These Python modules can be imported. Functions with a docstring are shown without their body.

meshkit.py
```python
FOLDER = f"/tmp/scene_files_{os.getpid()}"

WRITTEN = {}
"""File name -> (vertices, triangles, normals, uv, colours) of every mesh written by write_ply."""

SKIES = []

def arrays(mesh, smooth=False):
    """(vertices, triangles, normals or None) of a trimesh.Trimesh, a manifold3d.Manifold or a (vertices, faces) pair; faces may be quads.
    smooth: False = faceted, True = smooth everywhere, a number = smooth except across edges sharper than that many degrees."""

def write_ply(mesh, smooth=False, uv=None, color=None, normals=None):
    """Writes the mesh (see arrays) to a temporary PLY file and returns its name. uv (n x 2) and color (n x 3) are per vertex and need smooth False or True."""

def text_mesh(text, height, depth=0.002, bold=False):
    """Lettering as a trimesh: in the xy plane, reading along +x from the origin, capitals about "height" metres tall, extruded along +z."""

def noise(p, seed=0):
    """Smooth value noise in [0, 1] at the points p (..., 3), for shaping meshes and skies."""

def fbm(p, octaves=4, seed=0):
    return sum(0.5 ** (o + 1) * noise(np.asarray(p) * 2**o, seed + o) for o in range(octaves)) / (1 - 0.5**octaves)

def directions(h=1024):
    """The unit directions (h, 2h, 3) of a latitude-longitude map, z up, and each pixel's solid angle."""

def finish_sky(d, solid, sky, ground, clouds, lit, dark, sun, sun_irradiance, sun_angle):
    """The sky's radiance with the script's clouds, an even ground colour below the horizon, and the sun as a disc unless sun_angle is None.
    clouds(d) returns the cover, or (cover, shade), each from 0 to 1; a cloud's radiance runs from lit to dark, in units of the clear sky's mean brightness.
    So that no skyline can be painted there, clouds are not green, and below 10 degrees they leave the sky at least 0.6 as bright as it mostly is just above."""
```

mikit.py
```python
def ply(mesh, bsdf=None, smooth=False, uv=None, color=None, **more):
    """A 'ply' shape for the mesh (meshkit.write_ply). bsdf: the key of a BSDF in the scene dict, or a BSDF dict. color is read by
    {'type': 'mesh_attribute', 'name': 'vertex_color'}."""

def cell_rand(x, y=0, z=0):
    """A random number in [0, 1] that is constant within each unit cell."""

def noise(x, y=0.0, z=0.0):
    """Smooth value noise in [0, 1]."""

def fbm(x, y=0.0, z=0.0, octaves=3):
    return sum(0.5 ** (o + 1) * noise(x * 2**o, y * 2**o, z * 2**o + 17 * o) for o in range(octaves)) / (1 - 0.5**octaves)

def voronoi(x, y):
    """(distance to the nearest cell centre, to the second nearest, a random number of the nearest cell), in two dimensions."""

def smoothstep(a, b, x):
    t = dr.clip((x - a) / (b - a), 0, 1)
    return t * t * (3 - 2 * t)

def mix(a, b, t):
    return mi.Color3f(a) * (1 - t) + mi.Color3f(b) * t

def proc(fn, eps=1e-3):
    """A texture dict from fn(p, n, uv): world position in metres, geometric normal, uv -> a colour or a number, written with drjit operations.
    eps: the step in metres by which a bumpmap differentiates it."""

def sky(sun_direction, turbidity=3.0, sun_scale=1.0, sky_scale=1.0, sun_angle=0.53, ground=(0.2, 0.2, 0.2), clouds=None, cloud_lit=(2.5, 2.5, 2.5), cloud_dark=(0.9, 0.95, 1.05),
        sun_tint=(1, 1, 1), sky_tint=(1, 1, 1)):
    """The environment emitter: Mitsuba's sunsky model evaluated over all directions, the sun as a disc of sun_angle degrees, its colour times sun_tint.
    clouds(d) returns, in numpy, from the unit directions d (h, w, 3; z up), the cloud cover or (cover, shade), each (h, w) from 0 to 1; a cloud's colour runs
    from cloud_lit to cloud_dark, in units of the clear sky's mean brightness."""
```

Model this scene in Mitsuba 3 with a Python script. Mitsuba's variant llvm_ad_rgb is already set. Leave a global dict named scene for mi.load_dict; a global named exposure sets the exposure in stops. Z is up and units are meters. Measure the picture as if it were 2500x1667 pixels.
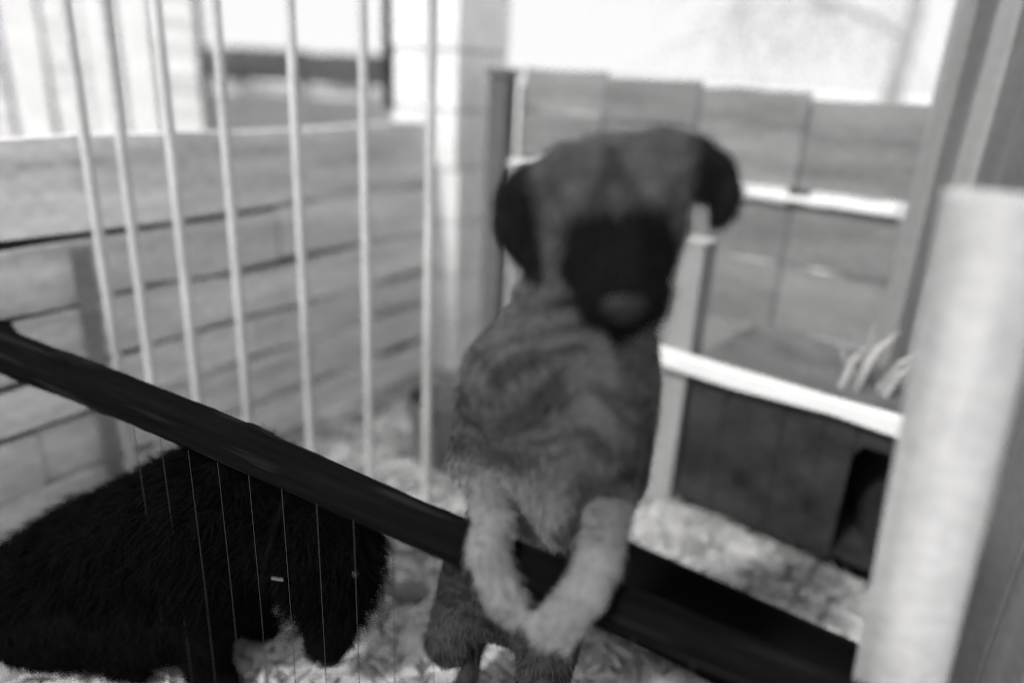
import math
import numpy as np, trimesh, mitsuba as mi, drjit as dr, mikit, meshkit
from shapely.geometry import Polygon, box as sbox
from manifold3d import Manifold

T = mi.ScalarTransform4f
scene, labels = {}, {}
# ------------------------------------------------------------------ camera, sky, exposure
EYE = np.array([0, 0, 1.5])
_p, _r = math.radians(20.2), math.radians(3.1)
_f = np.array([0, math.cos(_p), -math.sin(_p)])
_u = math.cos(_r) * np.array([0, math.sin(_p), math.cos(_p)]) - math.sin(_r) * np.array([1.0, 0, 0])
scene['camera'] = {'type': 'thinlens', 'fov': 70.44, 'fov_axis': 'x', 'aperture_radius': 0.024, 'focus_distance': 1.45,
                   'near_clip': 0.02, 'far_clip': 2000.0,
                   'to_world': T().look_at(origin=EYE.tolist(), target=(EYE + _f).tolist(), up=_u.tolist())}
SUN = (-0.56, -0.62, 0.85)
scene['sky'] = mikit.sky(SUN, turbidity=3, sun_scale=0.70, sun_angle=6, clouds=lambda d: 1.0, cloud_lit=(2.8, 2.8, 2.8),
                         sun_tint=(0.835, 1, 1.33))
exposure = 1.95

rng = np.random.default_rng(7)
# ------------------------------------------------------------------ materials (black-and-white photograph: everything neutral)
def grey(name, v, amp=0.25, sc=(9, 9, 9), rough=0.85, spec=0.3, fine=60.0, bump=0.0, sheen=0.0):
    sx, sy, sz = sc
    def col(p, n, uv):
        a = mikit.fbm(p.x * sx, p.y * sy, p.z * sz, octaves=4) - 0.5
        b = mikit.noise(p.x * fine + 3.1, p.y * fine, p.z * fine) - 0.5
        return mi.Color3f(dr.clip(v * (1 + 2 * amp * a + 0.6 * amp * b), 0.002, 0.9))
    b = {'type': 'principled', 'base_color': mikit.proc(col), 'roughness': rough, 'specular': spec}
    if bump:
        b = {'type': 'bumpmap', 'scale': 1.0, 'arbitrary': mikit.proc(
            lambda p, n, uv: bump * mikit.fbm(p.x * sx * 4, p.y * sy * 4, p.z * sz * 4, octaves=3)), 'bsdf': b}
    scene[name] = {'type': 'twosided', 'bsdf': b}
def plain(name, v, rough=0.6, **k):
    scene[name] = {'type': 'twosided', 'bsdf': {'type': 'principled', 'base_color': {'type': 'rgb', 'value': [v, v, v]}, 'roughness': rough, **k}}
plain('m_vc', 0.5)
scene['m_vc'] = {'type': 'twosided', 'bsdf': {'type': 'principled', 'base_color': {'type': 'mesh_attribute', 'name': 'vertex_color'}, 'roughness': 0.85, 'specular': 0.03}}
grey('m_earth', 0.42, 0.75, (9, 9, 9), 0.95, 0.2, 55)
def log_col(p, n, uv):
    a = p.x * 0.873 - p.y * 0.488
    c = p.x * 0.488 + p.y * 0.873
    s = mikit.fbm(a * 6, c * 95, p.z * 95, octaves=3)
    k = mikit.smoothstep(0.58, 0.72, mikit.fbm(a * 3 + 9, c * 45, p.z * 45, octaves=3))
    return mi.Color3f(0.0015 + 0.005 * s + 0.008 * k)
scene['m_log'] = {'type': 'twosided', 'bsdf': {'type': 'principled', 'base_color': mikit.proc(log_col), 'roughness': 0.9, 'specular': 0.02}}
for i, v in enumerate((0.66, 0.72, 0.60)):
    grey(f'm_board_{i}', v, 0.45, (2.2, 2.2, 16), 0.9, 0.2, 38)
for i, v in enumerate((0.22, 0.25, 0.20)):
    grey(f'm_fence_{i}', v, 0.40, (2.5, 2.5, 14), 0.9, 0.2, 40)
grey('m_side', 0.13, 0.35, (14, 14, 1.6), 0.9, 0.2, 40)
grey('m_side_pale', 0.29, 0.25, (14, 14, 1.6), 0.9, 0.2, 40)
grey('m_white', 0.80, 0.10, (6, 6, 6), 0.55, 0.4, 30)
grey('m_bar', 0.52, 0.3, (14, 14, 5), 0.7, 0.2, 60)
grey('m_block', 0.76, 0.16, (7, 7, 7), 0.85, 0.2, 40)
grey('m_pipe', 0.40, 0.45, (30, 30, 2.0), 0.42, 0.9, 70)
grey('m_dark', 0.028, 0.9, (9, 9, 9), 0.85, 0.25, 50)
grey('m_felt', 0.12, 0.45, (10, 10, 10), 0.95, 0.2, 90)
grey('m_zinc', 0.12, 0.4, (12, 12, 12), 0.45, 0.5, 70)
grey('m_straw', 0.42, 0.35, (6, 6, 6), 0.8, 0.3, 30)
grey('m_stone', 0.16, 0.5, (20, 20, 20), 0.9, 0.25, 80)
grey('m_bark', 0.36, 0.4, (9, 9, 9), 0.9, 0.2, 40)
plain('m_shade_black', 0.003, 0.7, specular=0.03)  # near-black for the added trough and the shade strip under the dog house
plain('m_wire', 0.02, 0.6)
plain('m_eye', 0.004, 0.08, specular=0.7)
plain('m_nose', 0.006, 0.6, specular=0.3)
plain('m_tag', 0.25, 0.35, metallic=0.9)
plain('m_claw', 0.03, 0.4)

# ------------------------------------------------------------------ helpers
used = set()
def key(k):
    if k not in used:
        used.add(k); return k
    i = 1
    while f'{k}_{i:03d}' in used: i += 1
    k = f'{k}_{i:03d}'; used.add(k); return k
def put(name, mesh, bsdf, parent=None, smooth=False, label=None, **kw):
    k = key(f'{parent}__{name}' if parent else name)
    scene[k] = mikit.ply(mesh, bsdf, smooth, **kw)
    if label: labels.setdefault(k, {})['label'] = label
    return k
def thing(name, label, cat, group=None):
    k = key(name); labels[k] = {'label': label, 'category': cat}
    if group: labels[k]['group'] = group
    return k
def frame(x, y=None):
    """Columns: x dir, y dir, z up, from a horizontal direction."""
    d = np.array([x[0], x[1], 0.0]); d /= np.linalg.norm(d)
    return np.stack([d, [-d[1], d[0], 0], [0, 0, 1.0]], 1)
def cbox(sx, sy, sz, c=0.004):
    """Chamfered box centred on the origin."""
    c = min(c, sx * .3, sy * .3, sz * .3)
    pts = []
    for a in (-1, 1):
        for b in (-1, 1):
            for e in (-1, 1):
                x, y, z = a * sx / 2, b * sy / 2, e * sz / 2
                pts += [[x - a * c, y, z], [x, y - b * c, z], [x, y, z - e * c]]
    return trimesh.Trimesh(np.array(pts)).convex_hull
def placed(m, R, o):
    m = m.copy(); m.vertices = np.asarray(m.vertices) @ R.T + np.asarray(o, float); return m
def tube(pts, rad, sides=10, caps=True):
    p = np.asarray(pts, float); r = np.broadcast_to(rad, (len(p),))
    t = np.gradient(p, axis=0); t /= np.linalg.norm(t, axis=1, keepdims=True)
    a = np.cross(t, np.where(np.abs(t[:, 2:]) < .9, [0, 0, 1.], [1., 0, 0])); a /= np.linalg.norm(a, axis=1, keepdims=True)
    b = np.cross(t, a); g = np.arange(sides) * 2 * np.pi / sides
    v = (p[:, None] + r[:, None, None] * (np.cos(g)[None, :, None] * a[:, None] + np.sin(g)[None, :, None] * b[:, None])).reshape(-1, 3)
    f = []
    for i in range(len(p) - 1):
        for j in range(sides):
            A, B = i * sides + j, i * sides + (j + 1) % sides
            f += [[A, B + sides, B], [A, A + sides, B + sides]]
    if caps:
        v = np.vstack([v, p[:1], p[-1:]]); n = len(p) * sides
        for j in range(sides):
            f += [[n, j, (j + 1) % sides], [n + 1, (len(p) - 1) * sides + (j + 1) % sides, (len(p) - 1) * sides + j]]
    m = trimesh.Trimesh(v, np.array(f), process=False)
    if m.volume < 0: m.invert()
    return m
def lathe(prof, n=40):
    return trimesh.creation.revolve(np.asarray(prof, float), sections=n)
def rough_board(L, t, h, amp=0.004, seed=0):
    """A sawn board, ends and edges slightly uneven. Along x, thickness y, height z; from the origin's corner."""
    n = max(3, int(L / 0.25))
    xs = np.linspace(0, L, n + 1); r = np.random.default_rng(seed)
    lo, hi = r.normal(0, amp, n + 1), h + r.normal(0, amp, n + 1)
    bow = r.normal(0, amp * .7, n + 1)
    c = min(0.004, t * .25)
    ring = []
    for i, x in enumerate(xs):
        y0, y1 = bow[i], t + bow[i]
        ring.append([[x, y0 + c, lo[i]], [x, y1 - c, lo[i]], [x, y1, lo[i] + c], [x, y1, hi[i] - c], [x, y1 - c, hi[i]], [x, y0 + c, hi[i]], [x, y0, hi[i] - c], [x, y0, lo[i] + c]])
    v = np.array(ring).reshape(-1, 3); f = []
    for i in range(n):
        for j in range(8):
            A, B = i * 8 + j, i * 8 + (j + 1) % 8
            f += [[A, B, B + 8], [A, B + 8, A + 8]]
    for j in range(1, 7):
        f += [[0, j + 1, j], [n * 8, n * 8 + j, n * 8 + j + 1]]
    m = trimesh.Trimesh(v, f, process=False)
    if m.volume < 0: m.invert()
    return m

# ------------------------------------------------------------------ implicit bodies (one continuous surface)
def rcone(a, ra, b, rb):
    a, b = np.array(a, float), np.array(b, float)
    def d(p):
        ab = b - a; h = np.clip(((p - a) @ ab) / (ab @ ab), 0, 1)
        return np.linalg.norm(p - a - h[:, None] * ab, axis=1) - (ra + (rb - ra) * h)
    return d
def ell(c, rad, R=np.eye(3)):
    c, rad = np.array(c, float), np.array(rad, float)
    def d(p):
        q = ((p - c) @ R) / rad; k = np.linalg.norm(q, axis=1)
        g = np.linalg.norm(q / rad, axis=1) + 1e-9
        return k * (k - 1) / g
    return d
def field(prims):
    def f(p):
        out = None
        for d, k in prims:
            s = d(p)
            if out is None: out = s; continue
            if k < 0:      # carve
                s = -s; kk = -k; h = np.maximum(kk - np.abs(out - s), 0) / kk
                out = np.maximum(out, s) + h * h * kk / 4
            else:
                h = np.maximum(k - np.abs(out - s), 0) / k
                out = np.minimum(out, s) - h * h * k / 4
        return out
    return f
def nets(fn, lo, hi, h):
    """Surface nets of fn = 0, evaluated finely only near the surface."""
    lo, hi = np.array(lo, float), np.array(hi, float)
    n = (np.ceil((hi - lo) / h / 4).astype(int)) * 4 + 1
    cn = (n - 1) // 4 + 1
    cg = np.stack(np.meshgrid(*[lo[i] + 4 * h * np.arange(cn[i]) for i in range(3)], indexing='ij'), -1)
    cv = fn(cg.reshape(-1, 3)).reshape(cn)
    v = np.repeat(np.repeat(np.repeat(cv, 4, 0), 4, 1), 4, 2)[:n[0], :n[1], :n[2]].astype(np.float32)
    idx = np.argwhere(np.abs(v) < 10.5 * h)
    v[tuple(idx.T)] = fn(lo + idx * h)
    s = v < 0
    c8 = [(a, b, c) for a in (0, 1) for b in (0, 1) for c in (0, 1)]
    sl = lambda A, o: A[o[0]:A.shape[0] - 1 + o[0], o[1]:A.shape[1] - 1 + o[1], o[2]:A.shape[2] - 1 + o[2]]
    cnt = sum(sl(s, o).astype(np.int8) for o in c8)
    act = (cnt > 0) & (cnt < 8)
    cells = np.argwhere(act); ids = np.full(act.shape, -1, np.int64); ids[act] = np.arange(len(cells))
    acc, num = np.zeros((len(cells), 3)), np.zeros(len(cells))
    for i, a in enumerate(c8):
        for b in c8[i + 1:]:
            if sum(abs(x - y) for x, y in zip(a, b)) != 1: continue
            va, vb = v[tuple((cells + a).T)], v[tuple((cells + b).T)]
            m = (va < 0) != (vb < 0); t = va[m] / (va[m] - vb[m])
            acc[m] += np.array(a) + t[:, None] * (np.array(b) - np.array(a)); num[m] += 1
    V = lo + h * (cells + acc / num[:, None]); F = []
    for ax in range(3):
        o = [0, 0, 0]; o[ax] = 1
        A = s[:s.shape[0] - o[0], :s.shape[1] - o[1], :s.shape[2] - o[2]]; B = s[o[0]:, o[1]:, o[2]:]
        e = np.argwhere(A != B); flip = A[tuple(e.T)]
        b, c = [(1, 2), (2, 0), (0, 1)][ax]
        eb, ec = np.eye(3, dtype=int)[b], np.eye(3, dtype=int)[c]
        ok = (e[:, b] > 0) & (e[:, c] > 0) & (e[:, 0] < act.shape[0] + (ax != 0) * 0) & (e[:, b] < act.shape[b]) & (e[:, c] < act.shape[c]) & (e[:, ax] < act.shape[ax])
        e, flip = e[ok], flip[ok]
        q = np.stack([ids[tuple((e - eb - ec).T)], ids[tuple((e - ec).T)], ids[tuple(e.T)], ids[tuple((e - eb).T)]], 1)
        q[~flip] = q[~flip][:, ::-1]; F.append(q)
    q = np.vstack(F); q = q[(q >= 0).all(1)]
    m = trimesh.Trimesh(V, np.vstack([q[:, [0, 1, 2]], q[:, [0, 2, 3]]]), process=False)
    if m.volume < 0: m.invert()
    trimesh.smoothing.filter_taubin(m, iterations=6)
    return m
def fur(mesh, n, length, width, lift, seed, flow=(0, 0, -1.0), keep=None, clump=0.5):
    """Tapered, bent hairs on the surface; returns (mesh, root positions per vertex)."""
    r = np.random.default_rng(seed)
    p, fi = trimesh.sample.sample_surface(mesh, n, seed=seed)
    nn = mesh.face_normals[fi]
    if keep is not None:
        k = keep(p); p, nn = p[k], nn[k]
    n = len(p)
    fl = np.asarray(flow, float) + 0.0 * p
    fl = fl + clump * 2 * np.stack([meshkit.noise(p * 22, 11 + i) - .5 for i in range(3)], 1)
    fl -= (fl * nn).sum(1, keepdims=True) * nn; fl /= np.linalg.norm(fl, axis=1, keepdims=True) + 1e-9
    d = fl + lift * nn + r.normal(0, .22, (n, 3)); d /= np.linalg.norm(d, axis=1, keepdims=True)
    L = length * r.uniform(.55, 1.25, n)[:, None] * (0.6 + .8 * meshkit.noise(p * 14, 5))[:, None]
    s = np.cross(d, nn + r.normal(0, .6, (n, 3))); s /= np.linalg.norm(s, axis=1, keepdims=True) + 1e-9
    w = width * r.uniform(.6, 1.3, n)[:, None]
    root = p - nn * 0.002
    mid = root + d * L * .55 + nn * L * .06
    tip = mid + (d * .8 + fl * .45 + np.array([0, 0, -.18])) * L * .45
    v = np.stack([root - s * w / 2, root + s * w / 2, mid - s * w * .4, mid + s * w * .4, tip], 1).reshape(-1, 3)
    b = np.arange(n)[:, None] * 5
    f = np.vstack([b + [0, 1, 3], b + [0, 3, 2], b + [2, 3, 4]])
    return trimesh.Trimesh(v, f, process=False), np.repeat(p, 5, 0)

# ------------------------------------------------------------------ ground (one sheet to the horizon)
g = np.linspace(-1, 1, 321)
gx = np.sinh(g * 6.2) / np.sinh(6.2) * 600; gy = gx + 1.8
X, Y = np.meshgrid(gx, gy, indexing='ij')
P3 = np.stack([X, Y, 0 * X], -1)
near = np.exp(-((X / 6) ** 2 + ((Y - 1.8) / 6) ** 2))
Z = near * (0.030 * (meshkit.fbm(P3 * 3.0, 4, 2) - .5) + 0.018 * (meshkit.fbm(P3 * 17, 3, 4) - .5)) - 0.004
gi = np.arange(321 * 321).reshape(321, 321)
gq = np.stack([gi[:-1, :-1], gi[1:, :-1], gi[1:, 1:], gi[:-1, 1:]], -1).reshape(-1, 4)
put('ground', (np.stack([X, Y, Z], -1).reshape(-1, 3), gq), 'm_earth', smooth=True)
labels['ground'] = {'label': 'pale trodden earth floor of the dog pen and the yard beyond', 'kind': 'structure'}
def gz(x, y):
    p = np.array([[x, y, 0.0]])
    k = math.exp(-((x / 6) ** 2 + ((y - 1.8) / 6) ** 2))
    return float(k * (0.030 * (meshkit.fbm(p * 3.0, 4, 2)[0] - .5) + 0.018 * (meshkit.fbm(p * 17, 3, 4)[0] - .5)) - 0.004)

U2, V2 = np.array([.545, .839, 0]), np.array([.839, -.545, 0])      # left wall runs along U2, right fence along V2
C = np.array([-.33, 3.70, 0])                                      # corner of the pen

# ------------------------------------------------------------------ left: wall of pale planks
w = thing('plank_wall', 'low wall of wide pale grey horizontal planks along the left of the pen', 'wall')
R = frame(U2)
start, length = C - U2 * 3.0 - V2 * 0.0, 2.86
zs = [0.015, 0.20, 0.405, 0.57, 0.765, 0.98, 1.285]
for c in range(6):
    cuts = [0, [1.35, 0.95, 1.75, 1.15, 1.9, 1.5][c], length]
    for j in range(2):
        L = cuts[j + 1] - cuts[j] - 0.006
        m = rough_board(L, 0.026, zs[c + 1] - zs[c] - 0.019, 0.007, 100 + c * 3 + j)
        m.vertices[:, 1] += [0, .006, -.003, .004, -.002, .003][c]
        put('plank', placed(m, R, start + U2 * cuts[j] + [0, 0, zs[c]]), f'm_board_{(c * 2 + j) % 3}', w)
put('added_backing', placed(cbox(length, .012, 1.25), R, start + U2 * length / 2 + R[:, 1] * .036 + [0, 0, .635]), 'm_dark', w)  # added dark sheet that stops light coming through the plank gaps
for s in (0.10, 1.5, 2.8):
    put('post', placed(cbox(.08, .08, 1.26), R, start + U2 * s + R[:, 1] * .086 + [0, 0, .62]), 'm_dark', w, label='dark post behind the planks')
for s, h in ((1.15, .93),):
    put('stake', placed(cbox(.05, .022, h), R, start + U2 * s - R[:, 1] * .016 + [0, 0, h / 2 + .01]), 'm_fence_1', w, label='grey stake nailed upright on the planks')

# ------------------------------------------------------------------ white bar fence in front of the plank wall
b = thing('bar_fence', 'freestanding section of upright pale bars in front of the pale plank wall', 'fence')
for i, sx in enumerate((0, .195, .39, .585, .735, .865, .958)):
    x, y = -.285 - sx, 2.30 - sx * .2
    z0 = gz(x, y) - .02
    put('bar', tube([[x, y, z0], [x, y, 1.0], [x + .002, y, 2.02]], 0.0155, 12), 'm_bar', b, smooth=40)
d = np.array([-.195 * 5, -.2, 0]); d /= np.linalg.norm(d)
o = np.array([-.285, 2.30, 0])
for z in (2.035,):
    put('rail', placed(cbox(1.02, .04, .045), frame(d), o + d * .485 + [0, 0, z]), 'm_white', b)

# ------------------------------------------------------------------ white pillar of painted blocks at the corner
b = thing('block_pillar', 'thick whitewashed pillar of stacked blocks where wall and fence meet', 'pillar')
pc = C + np.array([-.03, .06, 0]); R = frame(V2)
for i in range(9):
    z = .02 + i * .262
    m = cbox(.40 + .006 * rng.normal(), .40 + .006 * rng.normal(), .252, .014)
    put('block', placed(m, R, pc + [.004 * rng.normal(), .004 * rng.normal(), z + .126]), 'm_block', b)
put('mortar', placed(cbox(.375, .375, 2.35), R, pc + [0, 0, 1.19]), 'm_felt', b)
put('jamb', placed(cbox(.05, .10, 1.1), R, pc - V2 * .232 - U2 * .165 + [0, 0, 1.86]), 'm_dark', b, label='dark timber strip on the left edge of the pillar')

# ------------------------------------------------------------------ right: board fence with a white rail
b = thing('board_fence', 'grey board fence with a narrow white rail closing the far side of the pen', 'fence')
R = frame(V2); s0, seg = 0.40, 0.42
heights = [(0.03, .295), (.30, .575), (.58, .845), (.85, 1.085), (1.145, 1.352), (1.36, 1.535)]
for k in range(4):
    for c, (z0, z1) in enumerate(heights):
        m = rough_board(seg - .006, .022, z1 - z0, .003, 300 + k * 7 + c)
        top = -.020 * k - .005
        m.vertices[:, 1] += .004 * ((k + c) % 3)
        put('board', placed(m, R, C + V2 * (s0 - .02 + k * seg) + [0, 0, z0 + (top if c == 5 else 0)]), f'm_fence_{(k + 2 * c) % 3}', b)
for k in range(5):
    put('post', placed(cbox(.07, .07, 1.46), R, C + V2 * (s0 - .02 + k * seg) + R[:, 1] * .066 + [0, 0, .73]), 'm_side', b)
put('white_rail', placed(rough_board(1.66, .05, .030, .006, 5), R, C + V2 * (s0 - .06) - R[:, 1] * .030 + [0, 0, 1.096]), 'm_white', b, label='narrow white rail along the middle of the fence')
b = thing('corner_post', 'grey square timber post between the white pillar and the grey fence', 'post')
put('shaft', placed(cbox(.10, .09, 1.50, .008), R, C + V2 * .275 - R[:, 1] * .01 + [0, 0, .74]), 'm_side', b)
put('cap', placed(cbox(.13, .12, .03, .008), R, C + V2 * .275 - R[:, 1] * .01 + [0, 0, 1.506]), 'm_side', b)

# ------------------------------------------------------------------ right: shed wall of upright boards
b = thing('board_shed', 'tall grey shed of upright boards at the right edge of the pen', 'shed')
a0, a1 = np.array([1.335, 2.42, 0]), np.array([1.07, 0.55, 0])
dd = (a1 - a0); LL = np.linalg.norm(dd); R = frame(dd); n = 13
for i in range(n):
    wd = LL / n
    m = rough_board(2.62, .022, wd - .008, .002, 500 + i)
    m.vertices = m.vertices[:, [2, 1, 0]]; m.invert()
    put('board', placed(m, R, a0 + R[:, 0] * (i * wd) + R[:, 1] * (.003 * (i % 3)) + [0, 0, .02]), 'm_side_pale' if i in (1, 4, 8) else 'm_side', b)
R2 = frame(V2)
for i in range(5):
    m = rough_board(2.62, .022, .20, .002, 540 + i); m.vertices = m.vertices[:, [2, 1, 0]]; m.invert()
    put('board', placed(m, R2, a0 + V2 * (.03 + i * .21) + [0, 0, .02]), 'm_side', b)
put('corner_strip', placed(cbox(.05, .05, 2.64), R, a0 + [-.018, .012, 1.33]), 'm_side_pale', b, label='pale strip on the corner of the shed')
fp = Polygon([(a0[0] - .08, a0[1] + .08), (a1[0] - .12, a1[1] - .1), (a1[0] + 1.2, a1[1] - .3), (a0[0] + 1.3, a0[1] - .55)])
m = trimesh.creation.extrude_polygon(fp, .05, engine='earcut'); m.apply_translation([0, 0, 2.66])
put('roof', m, 'm_felt', b)

# ------------------------------------------------------------------ low dog house with white roof edge
b = thing('dog_house', 'low dark flat-roofed dog house with a thick white roof edge', 'dog house')
K = np.array([.7838, -.621, 0]); k0 = np.array([.60, 2.398, 0]) + K * .055; R = frame(K); W_, D_, H_ = .75, .52, .575
front = Polygon([(0, .05), (W_, .05), (W_, H_), (0, H_)])
arch = Polygon([(.555, 0), (.725, 0), (.725, .44), (.70, .48), (.58, .48), (.555, .44)])
hole = front.difference(arch)
PW = [0, .13, .21, .33, .46, .555, .725, .75]
for i in range(7):
    st = hole.intersection(sbox(PW[i] + .0012, 0, PW[i + 1] - .0012, 1))
    for gm in getattr(st, 'geoms', [st]):
        m = trimesh.creation.extrude_polygon(gm, .02, engine='earcut')
        m.vertices = np.asarray(m.vertices)[:, [0, 2, 1]]; m.invert()
        m.vertices[:, 1] += .003 * (i % 2)
        put('plank', placed(m, R, k0), 'm_dark', b)
put('side_wall', placed(cbox(.02, D_ - .03, H_ - .01), R, k0 + R[:, 0] * .012 + R[:, 1] * (.025 + D_ / 2) + [0, 0, H_ / 2]), 'm_dark', b)
NK = R[:, 1]
c0, c1 = k0 + K * (W_ - .02) + NK * .03, k0 + K * .42 + NK * .53        # right side follows the shed wall
dc = c1 - c0
put('side_wall', placed(cbox(np.linalg.norm(dc), .02, H_ - .01), frame(dc), (c0 + c1) / 2 + [0, 0, H_ / 2]), 'm_dark', b)
put('back_wall', placed(cbox(.37, .02, H_ - .01), R, k0 + K * .215 + NK * D_ + [0, 0, H_ / 2]), 'm_dark', b)
def plan(inset, z0, t):
    q = [k0 + K * (.0 + inset) + NK * (inset + .002), k0 + K * (W_ - inset * 1.6) + NK * (inset + .002), k0 + K * (.435 - inset) + NK * (.54 - inset), k0 + K * inset + NK * (.54 - inset)]
    m = trimesh.creation.extrude_polygon(Polygon([(a[0], a[1]) for a in q]), t, engine='earcut'); m.apply_translation([0, 0, z0]); return m
put('shade_skid', placed(cbox(W_ - .04, .05, .05), R, k0 + R[:, 0] * W_ / 2 + R[:, 1] * .075 + [0, 0, .022]), 'm_shade_black', b)  # near-black strip added for the shade in the gap under the front
put('floor', plan(.03, .052, .02), 'm_dark', b)
m = plan(.0, H_ + .004, .03)
rf = put('roof', m, 'm_felt', b)
m = rough_board(W_ + .20, .035, .062, .004, 77)
put('roof_edge', placed(m, R, k0 - R[:, 0] * .155 - R[:, 1] * .036 + [0, 0, H_ - .022]), 'm_white', b, label='thick white board along the front edge of the roof')
# straw lying on that roof
r = np.random.default_rng(21)
def blades(origin, n, spread, h, lean, w=.006, seed=0):
    r = np.random.default_rng(seed); v, f = [], []
    for i in range(n):
        o = np.array(origin) + [r.normal(0, spread), r.normal(0, spread), 0]
        t = r.uniform(0, 2 * np.pi); l = h * r.uniform(.5, 1.1); ln = lean * r.uniform(.2, 1.2)
        dv = np.array([math.cos(t) * ln, math.sin(t) * ln, 1.0]); dv /= np.linalg.norm(dv)
        s = np.cross(dv, [math.cos(t + .7), math.sin(t + .7), .2]); s /= np.linalg.norm(s)
        q = [o - s * w / 2, o + s * w / 2, o + dv * l * .6 - s * w * .4, o + dv * l * .6 + s * w * .4, o + dv * l + np.array([math.cos(t), math.sin(t), -.5]) * l * .15]
        c = len(v); v += q; f += [[c, c + 1, c + 3], [c, c + 3, c + 2], [c + 2, c + 3, c + 4]]
    return trimesh.Trimesh(v, f, process=False)
put('dry_leaf_tuft', blades([1.115, 2.16, H_ + .034], 16, .028, .24, .42, .024, 4), 'm_straw')
labels['dry_leaf_tuft'] = {'label': 'tuft of broad pale dry leaves standing on the dog house roof', 'category': 'dry plant'}

# ------------------------------------------------------------------ pale post at the dog house, added black trough
b = thing('timber_post', 'pale square timber post standing at the left end of the dog house', 'post')
put('shaft', placed(cbox(.095, .10, .99, .01), frame(K), k0 - K * .075 + frame(K)[:, 1] * .054 + [0, 0, .49]), 'm_side_pale', b)
put('cap', placed(cbox(.105, .11, .02, .008), frame(K), k0 - K * .075 + frame(K)[:, 1] * .054 + [0, 0, .996]), 'm_side_pale', b)
b = thing('added_trough', 'long low black trough added to fill the dark band behind the log rail', 'trough')  # near-black trough added to fill the deep shadow on the ground here
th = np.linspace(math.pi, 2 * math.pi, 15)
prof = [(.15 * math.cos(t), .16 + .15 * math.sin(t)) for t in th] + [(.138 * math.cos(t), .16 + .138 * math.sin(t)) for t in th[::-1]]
Lt = .80; tk = np.array([.808, -.589, 0]); Rt = frame(tk); to = np.array([.264, 1.829, gz(.6, 1.6) - .008])
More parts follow.
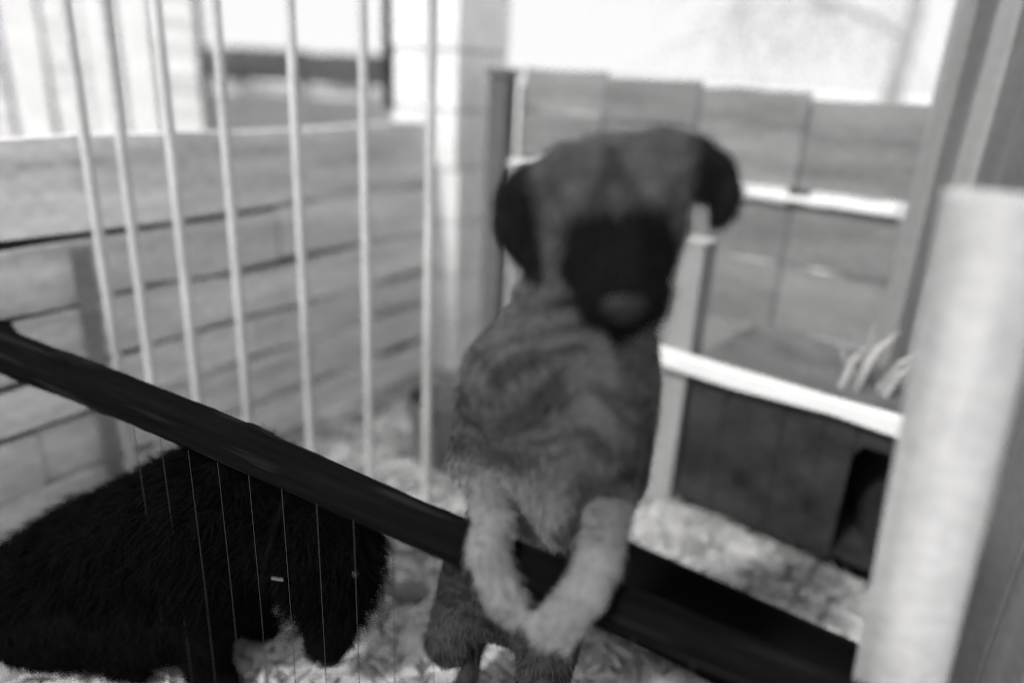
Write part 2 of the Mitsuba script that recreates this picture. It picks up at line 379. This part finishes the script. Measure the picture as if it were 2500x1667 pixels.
def along(poly, L, R, o):
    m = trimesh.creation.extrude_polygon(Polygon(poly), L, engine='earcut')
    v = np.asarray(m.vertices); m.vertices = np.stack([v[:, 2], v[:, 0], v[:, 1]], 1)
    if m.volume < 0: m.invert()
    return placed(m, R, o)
put('basin', along(prof, Lt, Rt, to), 'm_shade_black', b, smooth=40)
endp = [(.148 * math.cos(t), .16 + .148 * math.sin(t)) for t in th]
for s in (.002, Lt - .016): put('end_plate', along(endp, .014, Rt, to + tk * s), 'm_shade_black', b)
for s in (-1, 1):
    put('rim', tube([to + tk * .0 + Rt[:, 1] * s * .148 + [0, 0, .162], to + tk * Lt + Rt[:, 1] * s * .148 + [0, 0, .162]], .011, 10), 'm_shade_black', b, smooth=50)

# ------------------------------------------------------------------ near: white pipe post and log rail
b = thing('pipe_post', 'thick round white pipe post in the right foreground holding the log rail', 'post')
P0, P1 = np.array([.625, .815, -.02]), np.array([.531, .815, 1.395])
put('shaft', tube([P0 + (P1 - P0) * t for t in np.linspace(0, 1, 12)], .0565, 48, caps=False), 'm_pipe', b, smooth=True)
put('cap', tube([P1 - [0, 0, .004], P1 + [0, 0, .006], P1 + [0, 0, .007]], [.0575, .0575, .050], 48), 'm_pipe', b, smooth=30)
b = thing('log_fence', 'dark log rail crossing the picture with thin upright wires over the black dog', 'fence')
A, B = np.array([-1.342, 1.755, .75]), np.array([.483, .734, .75])
e = (B - A) / np.linalg.norm(B - A); nin = np.array([.488, .873, 0])
def rail(t): return A + (B - A) * t
def rrad(t): return .056 + (.031 - .056) * t
ts = np.linspace(-.22, 1.012, 260); sd = 40
v = []
for t in ts:
    c = rail(t) + np.array([0, 0, .010 * math.sin(t * 4.0)]) + nin * .006 * math.sin(t * 7)
    for j in range(sd):
        a_ = 2 * math.pi * j / sd; dv = nin * math.cos(a_) + np.array([0, 0, 1]) * math.sin(a_)
        q = np.array([[t * 10.0, math.cos(a_) * 1.3, math.sin(a_) * 1.3]])
        v.append((c, dv, q))
cs = np.array([x[0] for x in v]); ds = np.array([x[1] for x in v]); qs = np.vstack([x[2] for x in v])
rad = np.repeat([rrad(t) for t in ts], sd)
rough = np.repeat(np.clip((.35 - ts) / .4, .15, 1), sd)
rad = rad * (1 + .22 * rough * (meshkit.fbm(qs * [1, 1, 1], 3, 3) - .5) + .20 * (meshkit.fbm(qs * [.8, 6, 6], 3, 8) - .5) + .06 * (meshkit.fbm(qs * [5, 2, 2], 2, 9) - .5))
for tk_, an, hh in ((-.02, .9, .35), (.045, -1.2, .4), (.22, -1.5, .22), (.45, 1.2, .16)):
    kk = np.exp(-(((np.repeat(ts, sd) - tk_) / .018) ** 2 + ((np.angle(np.exp(1j * (np.tile(np.arange(sd) * 2 * np.pi / sd, len(ts)) - an)))) / .6) ** 2))
    rad = rad * (1 + hh * kk)
vv = cs + ds * rad[:, None]; ff = []
for i in range(len(ts) - 1):
    for j in range(sd):
        a_, c_ = i * sd + j, i * sd + (j + 1) % sd
        ff += [[a_, c_, c_ + sd], [a_, c_ + sd, a_ + sd]]
vv = np.vstack([vv, rail(ts[0]), rail(ts[-1])]); n0 = len(ts) * sd
for j in range(sd): ff += [[n0, (j + 1) % sd, j], [n0 + 1, n0 - sd + j, n0 - sd + (j + 1) % sd]]
m = trimesh.Trimesh(vv, ff, process=False)
if m.volume < 0: m.invert()
put('log', m, 'm_log', b, smooth=50, label='long dark log rail with rough bark at its left end')
nw = 27
for i in range(nw):
    t = -.16 + 1.10 * i / (nw - 1)
    q = rail(t) - nin * (rrad(t) * 1.03 + .002)
    if -.03 < q[0] < .19 or q[0] < -.84: continue
    put('wire', tube([q + [0, 0, -.01], q + [.002, 0, -.35], [q[0], q[1], -.01]], .0007, 6), 'm_wire', b, smooth=True)
q0, q1 = rail(.27) - nin * .066, rail(.99) - nin * .036
put('wire', tube([q0 * [1, 1, 0] + [0, 0, .05], q1 * [1, 1, 0] + [0, 0, .05]], .0016, 6), 'm_wire', b, smooth=True, label='horizontal bottom wire tying the uprights')
q = rail(-.2)
put('post', tube([[q[0] - .05, q[1] + .09, -.02], [q[0] - .045, q[1] + .09, 1.0]], [.06, .055], 16), 'm_log', b, smooth=50)

# ------------------------------------------------------------------ beyond the pen
b = thing('far_fence', 'distant grey fence with a white rail seen above the plank wall', 'fence')
for i in range(5):
    for c, (z0, z1) in enumerate(((.05, .62), (.63, 1.17), (1.28, 1.60))):
        m = rough_board(.62, .025, z1 - z0, .006, 700 + i * 3 + c)
        m.vertices += [-3.6 + i * .63, 8.0 + .01 * i, z0 + (.015 * (i % 2))]
        put('board', m, f'm_fence_{(i + c) % 3}' if c == 2 else f'm_board_{i % 3}', b)
m = rough_board(3.2, .05, .07, .006, 70); m.vertices += [-3.62, 7.93, 1.195]
put('white_rail', m, 'm_white', b, label='white rail on the distant fence')
for i in range(6):
    m = cbox(.09, .09, 1.62); m.apply_translation([-3.6 + i * .63, 8.09, .81]); put('post', m, 'm_side', b)
b = thing('white_shed', 'pale shed of upright whitewashed boards beyond the plank wall at left', 'shed')
R = frame((.98, .20)); s0_ = np.array([-5.9, 4.25, 0])
r = np.random.default_rng(33); x = 0
for i in range(17):
    wd = r.uniform(.20, .27)
    m = rough_board(2.9, .025, wd - r.choice([.012, .03]), .003, 800 + i); m.vertices = m.vertices[:, [2, 1, 0]]; m.invert()
    put('board', placed(m, R, s0_ + R[:, 0] * x + R[:, 1] * (.008 * (i % 2)) + [0, 0, .02]), ('m_block', 'm_board_0', 'm_block', 'm_board_1', 'm_block')[i % 5], b)
    x += wd
put('wall', placed(cbox(x, .05, 2.85), R, s0_ + R[:, 0] * x / 2 + R[:, 1] * .08 + [0, 0, 1.44]), 'm_side', b)
put('roof', placed(cbox(x + .3, 2.4, .06), R, s0_ + R[:, 0] * x / 2 + R[:, 1] * 1.05 + [0, 0, 2.96]), 'm_felt', b)
tr = thing('bare_tree', 'thin bare tree with drooping twigs behind the fence at top right', 'tree')
r = np.random.default_rng(12)
trunk = np.array([[4.3, 9.0, -.02], [4.25, 9.0, 1.2], [4.35, 9.05, 2.4], [4.2, 9.1, 3.4]])
put('trunk', tube(trunk, [.14, .11, .09, .05], 12), 'm_bark', tr, smooth=50)
tw = []
def branch(o, d, L, rad, lev):
    n = 6; pts = [np.array(o)]; d = np.array(d, float)
    for i in range(n):
        d = d + r.normal(0, .13, 3) + [0, 0, -.05 * lev]; d /= np.linalg.norm(d); pts.append(pts[-1] + d * L / n)
    tw.append(tube(pts, np.linspace(rad, rad * .3, n + 1), 5, caps=False))
    if lev < 3:
        for i in range(7 if lev < 2 else 5):
            j = r.integers(1, n + 1); dd_ = d + r.normal(0, .7, 3); dd_ /= np.linalg.norm(dd_)
            branch(pts[j], dd_, L * r.uniform(.4, .65), rad * .45, lev + 1)
for z, dv in ((2.1, (-1, -.5, .30)), (2.6, (-1, -.2, .25)), (2.9, (.6, -.3, .6)), (3.3, (-.5, .1, .9))):
    branch([4.28, 9.02, z], dv, 2.6, .035, 0)
put('crown', trimesh.util.concatenate(tw), 'm_bark', tr, smooth=50)

# ------------------------------------------------------------------ small things on the ground
b = thing('metal_bucket', 'dull grey metal bucket on the ground left of the masked dog', 'bucket')
bo = np.array([-.27, 2.62, gz(-.27, 2.62) + .006])
pr = [(0, 0), (.095, 0), (.10, .006), (.132, .27), (.138, .276), (.138, .284), (.128, .284), (.126, .272), (.094, .012), (0, .012)]
m = lathe(pr, 40); m.apply_translation(bo); put('pail', m, 'm_zinc', b, smooth=35)
h = [bo + [.137 * math.cos(t), .02 - .10 * math.sin(t), .265 - .075 * math.sin(t)] for t in np.linspace(0, math.pi, 18)]
put('handle', tube(h, .004, 8), 'm_dark', b, smooth=True)
m = trimesh.creation.icosphere(3, 1.0)
m.vertices *= (.055, .042, .032); m.vertices *= 1 + .35 * (meshkit.fbm(m.vertices * 25, 3, 6) - .5)[:, None]
m.apply_translation([-.265, 1.80, gz(-.265, 1.80) + .022])
put('stone', m, 'm_stone', smooth=True); labels['stone'] = {'label': 'small dark stone on the straw between the two dogs', 'category': 'stone'}
r = np.random.default_rng(5); v, f = [], []
for i in range(9000):
    x, y = r.uniform(-1.7, 1.3), r.uniform(.6, 3.6)
    if meshkit.noise(np.array([x * 1.7, y * 1.7, 3.0])) + .25 * r.normal() < .35: continue
    if (x - C[0]) * V2[0] + (y - C[1]) * V2[1] < .06: continue
    if (x - C[0]) * U2[0] + (y - C[1]) * U2[1] > -.05: continue
    t = r.uniform(0, 2 * np.pi); l = r.uniform(.02, .11); q = np.array([x, y, gz(x, y) + r.uniform(.002, .014)])
    dv = np.array([math.cos(t), math.sin(t), r.normal(0, .12)]) * l / 2; s = np.array([-math.sin(t), math.cos(t), 0]) * r.uniform(.002, .0055); up = np.array([0, 0, .003])
    c = len(v); v += [q - dv - s, q - dv + s, q - dv + up, q + dv - s, q + dv + s, q + dv + up]
    f += [[c, c + 2, c + 5], [c, c + 5, c + 3], [c + 2, c + 1, c + 4], [c + 2, c + 4, c + 5], [c, c + 1, c + 2], [c + 3, c + 5, c + 4], [c, c + 3, c + 4], [c, c + 4, c + 1]]
sv = np.random.default_rng(8).choice([.08, .2, .42, .6], len(v) // 6, p=[.3, .2, .3, .2]).repeat(6)
put('straw_litter', trimesh.Trimesh(v, f, process=False), 'm_vc', color=np.repeat(sv[:, None], 3, 1))
labels['straw_litter'] = {'label': 'loose pale straw scattered over the pen floor', 'category': 'straw', 'kind': 'stuff'}
r = np.random.default_rng(6); ms = []
base = trimesh.creation.icosphere(1, 1.0)
for i in range(700):
    x, y = r.uniform(-1.6, 1.3), r.uniform(.6, 3.5)
    if (x - C[0]) * V2[0] + (y - C[1]) * V2[1] < .06 or (x - C[0]) * U2[0] + (y - C[1]) * U2[1] > -.06: continue
    m = base.copy(); m.vertices = m.vertices * r.uniform(.004, .014) * r.uniform(.6, 1.2, 3) * (1 + .2 * r.normal(0, 1, (len(m.vertices), 1)))
    m.apply_translation([x, y, gz(x, y) + .002]); ms.append(m)
put('gravel', trimesh.util.concatenate(ms), 'm_stone', smooth=40)
labels['gravel'] = {'label': 'small grey pebbles scattered over the pen floor', 'category': 'gravel', 'kind': 'stuff'}

# ------------------------------------------------------------------ dog 1: short-haired dog with a black mask, up on the rail
S = np.array([.128, 1.00, 1.352])
hf = np.array([-.01, -.91, -.39]); hf /= np.linalg.norm(hf)
hr = np.array([.98, 0, .20]); hr -= hf * (hr @ hf); hr /= np.linalg.norm(hr)
hu = np.cross(hr, hf)
if hu[2] < 0: hu = -hu
HR = np.stack([hr, hf, hu], 1)
def hp(x, y, z): return S + hr * x + hf * y + hu * z
prims = [
    (ell(S, (.092, .100, .068), HR), .03), (ell(hp(0, -.01, .012), (.086, .08, .056), HR), .03),
    (rcone(hp(-.05, .03, -.045), .044, hp(-.035, .075, -.058), .036), .03), (rcone(hp(.05, .03, -.045), .044, hp(.035, .075, -.058), .036), .03),
    (rcone(hp(0, .06, -.012), .052, hp(0, .160, -.030), .040), .03),
    (rcone(hp(-.030, .09, -.045), .036, hp(-.027, .158, -.056), .031), .02), (rcone(hp(.030, .09, -.045), .036, hp(.027, .158, -.056), .031), .02),
    (rcone(hp(0, .05, -.085), .036, hp(0, .140, -.100), .026), .02),
    (rcone(hp(-.048, .072, .034), .017, hp(-.022, .088, .034), .012), .02), (rcone(hp(.048, .072, .034), .017, hp(.022, .088, .034), .012), .02),
    (rcone(hp(0, .05, .07), .006, hp(0, .10, .02), .007), -.02),
    (rcone(hp(0, .185, -.050), .0035, hp(0, .180, -.085), .003), -.008),
]
for s in (-1, 1):                                     # drop ears
    tl = HR @ np.array([[math.cos(s * .38), 0, math.sin(s * .38)], [0, 1, 0], [-math.sin(s * .38), 0, math.cos(s * .38)]])
    e_, up_ = (1.0, 0.0) if s < 0 else (.82, .016)
    prims += [(rcone(hp(s * .068, -.015, .046 + up_), .024, hp(s * .110, .0, .038 + up_), .021), .03),
              (ell(hp(s * .118, .010, .004 + up_ * 1.2), (.044, .015, .050 * e_), tl), .02),
              (ell(hp(s * .146, .020, -.048 * e_ + up_), (.017, .011, .044 * e_), tl), .02)]
nhead = len(prims)
lat = np.array([.873, -.488, 0])
def toes(w_, tip, side):
    out = []
    dv = tip - w_; dv = dv / np.linalg.norm(dv)
    for i in range(4):
        o_ = (i - 1.5) * .0165
        a_ = w_ + lat * o_ * .7 + dv * .02; b_ = tip + lat * o_ * 1.12 + dv * (.012 if i in (1, 2) else -.002) - np.array([0, 0, 0])
        out.append((rcone(a_, .014, b_, .0135), .010))
    return out
prims += [
    (rcone((.126, 1.07, 1.28), .088, (.100, 1.11, 1.10), .112), .06),
    (ell((.095, 1.125, .99), (.125, .125, .20), frame(lat)), .06),
    (rcone((.100, 1.155, .96), .126, (.055, 1.265, .62), .118), .06),
    (rcone((.055, 1.265, .62), .118, (.035, 1.38, .38), .122), .05),
    (ell((.040, 1.035, 1.02), (.060, .050, .105), frame(lat)), .025), (ell((.135, .985, 1.02), (.060, .050, .105), frame(lat)), .025),
    (ell((.085, 1.00, .90), (.035, .04, .10), frame(lat)), .03), (ell((.070, 1.075, .83), (.095, .05, .10), frame(lat)), .03),
    (rcone((.075, 1.03, 1.20), .035, (.02, 1.06, 1.09), .03), .03), (rcone((.17, .985, 1.20), .035, (.185, .985, 1.09), .03), .03),
    (rcone((.06, 1.46, .40), .028, (.09, 1.58, .15), .014), .02),
]
claws = []
for s, sh, el, wr, kn, tip in (
        (-1, (-.012, 1.075, 1.045), (-.050, 1.145, .850), (-.012, .995, .822), (-.020, .946, .802), (.010, .920, .738)),
        (1, (.165, 1.05, 1.05), (.188, 1.085, .865), (.148, .905, .822), (.128, .866, .802), (.090, .870, .736))):
    sh, el, wr, kn, tip = map(np.array, (sh, el, wr, kn, tip))
    prims += [(rcone(sh, .068, el, .050), .05), (rcone(el, .042, wr, .031), .025), (rcone(wr, .031, kn, .029), .015), (rcone(kn, .030, tip, .030), .015)]
    prims += toes(kn, tip + (tip - kn) / np.linalg.norm(tip - kn) * .02, s)
    dv = (tip - kn) / np.linalg.norm(tip - kn)
    for i in range(4):
        c0 = tip + dv * (.042 if i in (1, 2) else .030) + lat * (i - 1.5) * .0185
        claws.append((c0, c0 + dv * .012 - nin * .003 + np.array([0, 0, -.004])))
for s in (-1, 1):                                     # hind legs
    o_ = lat * .10 * s
    hip, knee, hock, foot = np.array([.035, 1.36, .40]) + o_, np.array([.0, 1.27, .27]) + o_ * 1.2, np.array([.045, 1.43, .135]) + o_ * 1.1, np.array([.025, 1.38, .03]) + o_ * 1.1
    toe = foot + [-.03, -.06, -.008]
    prims += [(rcone(hip, .085, knee, .055), .04), (rcone(knee, .05, hock, .026), .02), (rcone(hock, .026, foot, .026), .015), (rcone(foot, .026, toe, .020), .015)]
    for i in range(4): prims.append((rcone(foot + lat * (i - 1.5) * .012, .013, toe + lat * (i - 1.5) * .017 + [-.006, -.012, 0], .012), .008))
fld = field(prims)
m1 = nets(fld, (-.20, .78, -.02), (.42, 1.68, 1.50), .0042)
vz = m1.vertices
fold = np.exp(-((vz[:, 2] - 1.15) / .07) ** 2) * np.sin((vz[:, 2] + .35 * np.abs(vz[:, 0] - .115) + .02 * meshkit.noise(vz * 12, 3)) * 160)
m1.vertices += m1.vertex_normals * (.004 * (meshkit.fbm(vz * 28, 3, 1) - .5) + .0028 * fold)[:, None]
def coat_col(p):
    q = (p - S) @ HR; x, y, z = q[:, 0], q[:, 1], q[:, 2]
    sm = lambda a, b_, t: np.clip((t - a) / (b_ - a), 0, 1) ** 2 * (3 - 2 * np.clip((t - a) / (b_ - a), 0, 1))
    nz = meshkit.fbm(p * 18, 3, 21)
    st = meshkit.fbm(np.stack([p[:, 0] * 16, p[:, 1] * 16, p[:, 2] * 50 + 24 * np.abs(p[:, 0] - .1) + 5 * meshkit.noise(p * 9, 8)], 1), 3, 4) + .35 * (meshkit.fbm(p * 6, 2, 5) - .5)
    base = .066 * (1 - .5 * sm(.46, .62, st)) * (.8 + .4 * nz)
    base = base * (.55 + .45 * sm(.60, .75, p[:, 2] + .1 * (nz - .5)))  # darkening below the rail is put into the coat colour
    head = (y > -.10) & (z > -.13) & (np.abs(x) < .22) & (p[:, 2] > 1.17)
    hd = .062 * (.65 + .7 * nz)
    mask = sm(.055, .085, y + .03 * (nz - .5) - .35 * np.clip(z, 0, 1)) * sm(.022, -.015, z - .10 * np.abs(x))
    mask = np.maximum(mask, sm(.078, .100, y + .02 * (nz - .5)) * sm(.06, .03, z))
    mask = np.maximum(mask, sm(.030, .018, np.hypot(np.abs(x) - .043, z - .012)) * (y > .02))
    ear = sm(.098, .115, np.abs(x)) * (p[:, 2] > 1.22)
    hd = hd * (1 - .55 * sm(.018, .004, np.abs(np.abs(x) - .02 - .02 * np.sin(z * 60))) * sm(.03, .05, z) * (y > 0))
    c = np.where(head, hd, base)
    c = np.where(head, c * (1 - mask) + .006 * mask, c)
    c = np.where(head, c * (1 - ear) + .012 * ear, c)
    pale = sm(.90, .82, p[:, 2] + .05 * (nz - .5)) * ((p - A) @ nin < .13)
    c = c * (1 - pale) + .18 * (.7 + .6 * nz) * pale
    chest = np.exp(-(((p[:, 0] - .08) / .09) ** 2 + ((p[:, 2] - .84) / .07) ** 2)) * (((p - A) @ nin) < .14)
    c = c * (1 - .75 * chest) + .17 * .75 * chest
    return np.repeat(c[:, None], 3, 1)
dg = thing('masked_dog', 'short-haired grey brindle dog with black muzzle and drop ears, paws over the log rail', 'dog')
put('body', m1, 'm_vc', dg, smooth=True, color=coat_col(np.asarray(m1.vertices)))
eyes = [hp(s * .043, .080, .013) for s in (-1, 1)]
kp = lambda p: (np.linalg.norm(p - hp(0, .195, -.035), axis=1) > .03) & (np.linalg.norm(p - eyes[0], axis=1) > .017) & (np.linalg.norm(p - eyes[1], axis=1) > .017)
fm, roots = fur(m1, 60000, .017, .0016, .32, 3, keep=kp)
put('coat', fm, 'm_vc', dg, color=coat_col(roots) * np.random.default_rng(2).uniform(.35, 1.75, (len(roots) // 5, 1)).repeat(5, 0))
for q in eyes:
    m = trimesh.creation.icosphere(3, .0125); m.apply_translation(q + hf * .002); put('eye', m, 'm_eye', dg, smooth=True)
m = trimesh.creation.icosphere(3, 1.0); vv = m.vertices.copy()
vv = vv * [.027, .016, .021]; vv[:, 0] *= 1 + .25 * vv[:, 2] / .021
for s in (-1, 1):
    vv -= (np.exp(-(((vv[:, 0] - s * .012) / .006) ** 2 + ((vv[:, 2] + .002) / .006) ** 2)) * .006 * (vv[:, 1] > 0))[:, None] * np.array([0, 1, 0])
m.vertices = vv @ HR.T + hp(0, .195, -.034); put('nose', m, 'm_nose', dg, smooth=True)
for a_, b_ in claws: put('claw', tube([a_, (a_ + b_) / 2, b_], [.0045, .0036, .001], 7), 'm_claw', dg, smooth=True)

# ------------------------------------------------------------------ dog 2: black shaggy dog, sitting, head down
bp = [
    (rcone((-1.22, 1.62, .11), .17, (-.70, 1.53, .43), .185), .05),
    (rcone((-.66, 1.51, .44), .17, (-.47, 1.47, .43), .125), .08),
    (rcone((-.68, 1.49, .36), .15, (-.66, 1.47, .28), .11), .06),
    (ell((-.40, 1.45, .405), (.105, .10, .10)), .06),
    (rcone((-.385, 1.43, .33), .078, (-.405, 1.40, .17), .050), .05),
    (rcone((-.425, 1.42, .27), .055, (-.435, 1.40, .16), .036), .03),
    (rcone((-.69, 1.42, .34), .085, (-.725, 1.40, .05), .046), .05), (rcone((-.68, 1.60, .34), .085, (-.70, 1.60, .05), .046), .05),
    (rcone((-.725, 1.40, .05), .046, (-.67, 1.375, .028), .036), .03), (rcone((-.70, 1.60, .05), .046, (-.64, 1.58, .028), .036), .03),
    (rcone((-1.16, 1.48, .14), .14, (-.84, 1.46, .15), .11), .06), (rcone((-1.0, 1.44, .08), .06, (-.90, 1.41, .03), .034), .03),
    (rcone((-1.12, 1.76, .12), .13, (-.90, 1.76, .10), .08), .06),
    (rcone((-1.36, 1.70, .10), .06, (-1.62, 1.72, .05), .04), .05),
    (ell((-.475, 1.345, .37), (.045, .018, .085)), .03), (ell((-.40, 1.56, .37), (.045, .018, .08)), .03),
]
m2 = nets(field(bp), (-1.72, 1.22, -.03), (-.20, 2.02, .70), .009)
m2.vertices += m2.vertex_normals * (.03 * (meshkit.fbm(np.asarray(m2.vertices) * 9, 3, 1) - .5))[:, None]
SH = nin * .02 + lat * -.01                                        # keep the coat clear of the fence wires
m2.vertices += SH
dg = thing('shaggy_dog', 'shaggy black dog sitting with lowered head behind the log rail', 'dog')
plain('m_black', .003, .8, specular=.02)
put('body', m2, 'm_black', dg, smooth=True)
fm, _ = fur(m2, 42000, .055, .0028, .45, 9, flow=(-.35, 0, -.8), clump=.9, keep=lambda p: p[:, 2] > .24)
fm2, _ = fur(m2, 42000, .026, .0024, .3, 10, flow=(-.2, 0, -.8), clump=.9, keep=lambda p: p[:, 2] <= .24)
put('coat', trimesh.util.concatenate([fm, fm2]), 'm_black', dg)
for q in (np.array([-.335, 1.362, .40]) + SH,):
    m = trimesh.creation.icosphere(2, .012); m.apply_translation(q); put('eye', m, 'm_eye', dg, smooth=True)
m = trimesh.creation.icosphere(2, 1.0); m.vertices *= (.028, .026, .02); m.apply_translation(np.array([-.408, 1.385, .125]) + SH); put('nose', m, 'm_nose', dg, smooth=True)
th = np.linspace(0, 2 * np.pi, 33)
col = np.array([[-.53, 1.475, .43]]) + SH + np.stack([.03 * np.cos(th), .14 * np.sin(th), .14 * np.cos(th)], 1)
put('collar', tube(col, .010, 8, caps=False), 'm_black', dg, smooth=True)
m = cbox(.026, .004, .006, .001); m.apply_transform(trimesh.transformations.rotation_matrix(.12, [0, 1, 0])); m.apply_translation(np.array([-.487, 1.283, .436]) + SH)
put('name_plate', m, 'm_tag', dg, label='small bright metal plate on the collar')
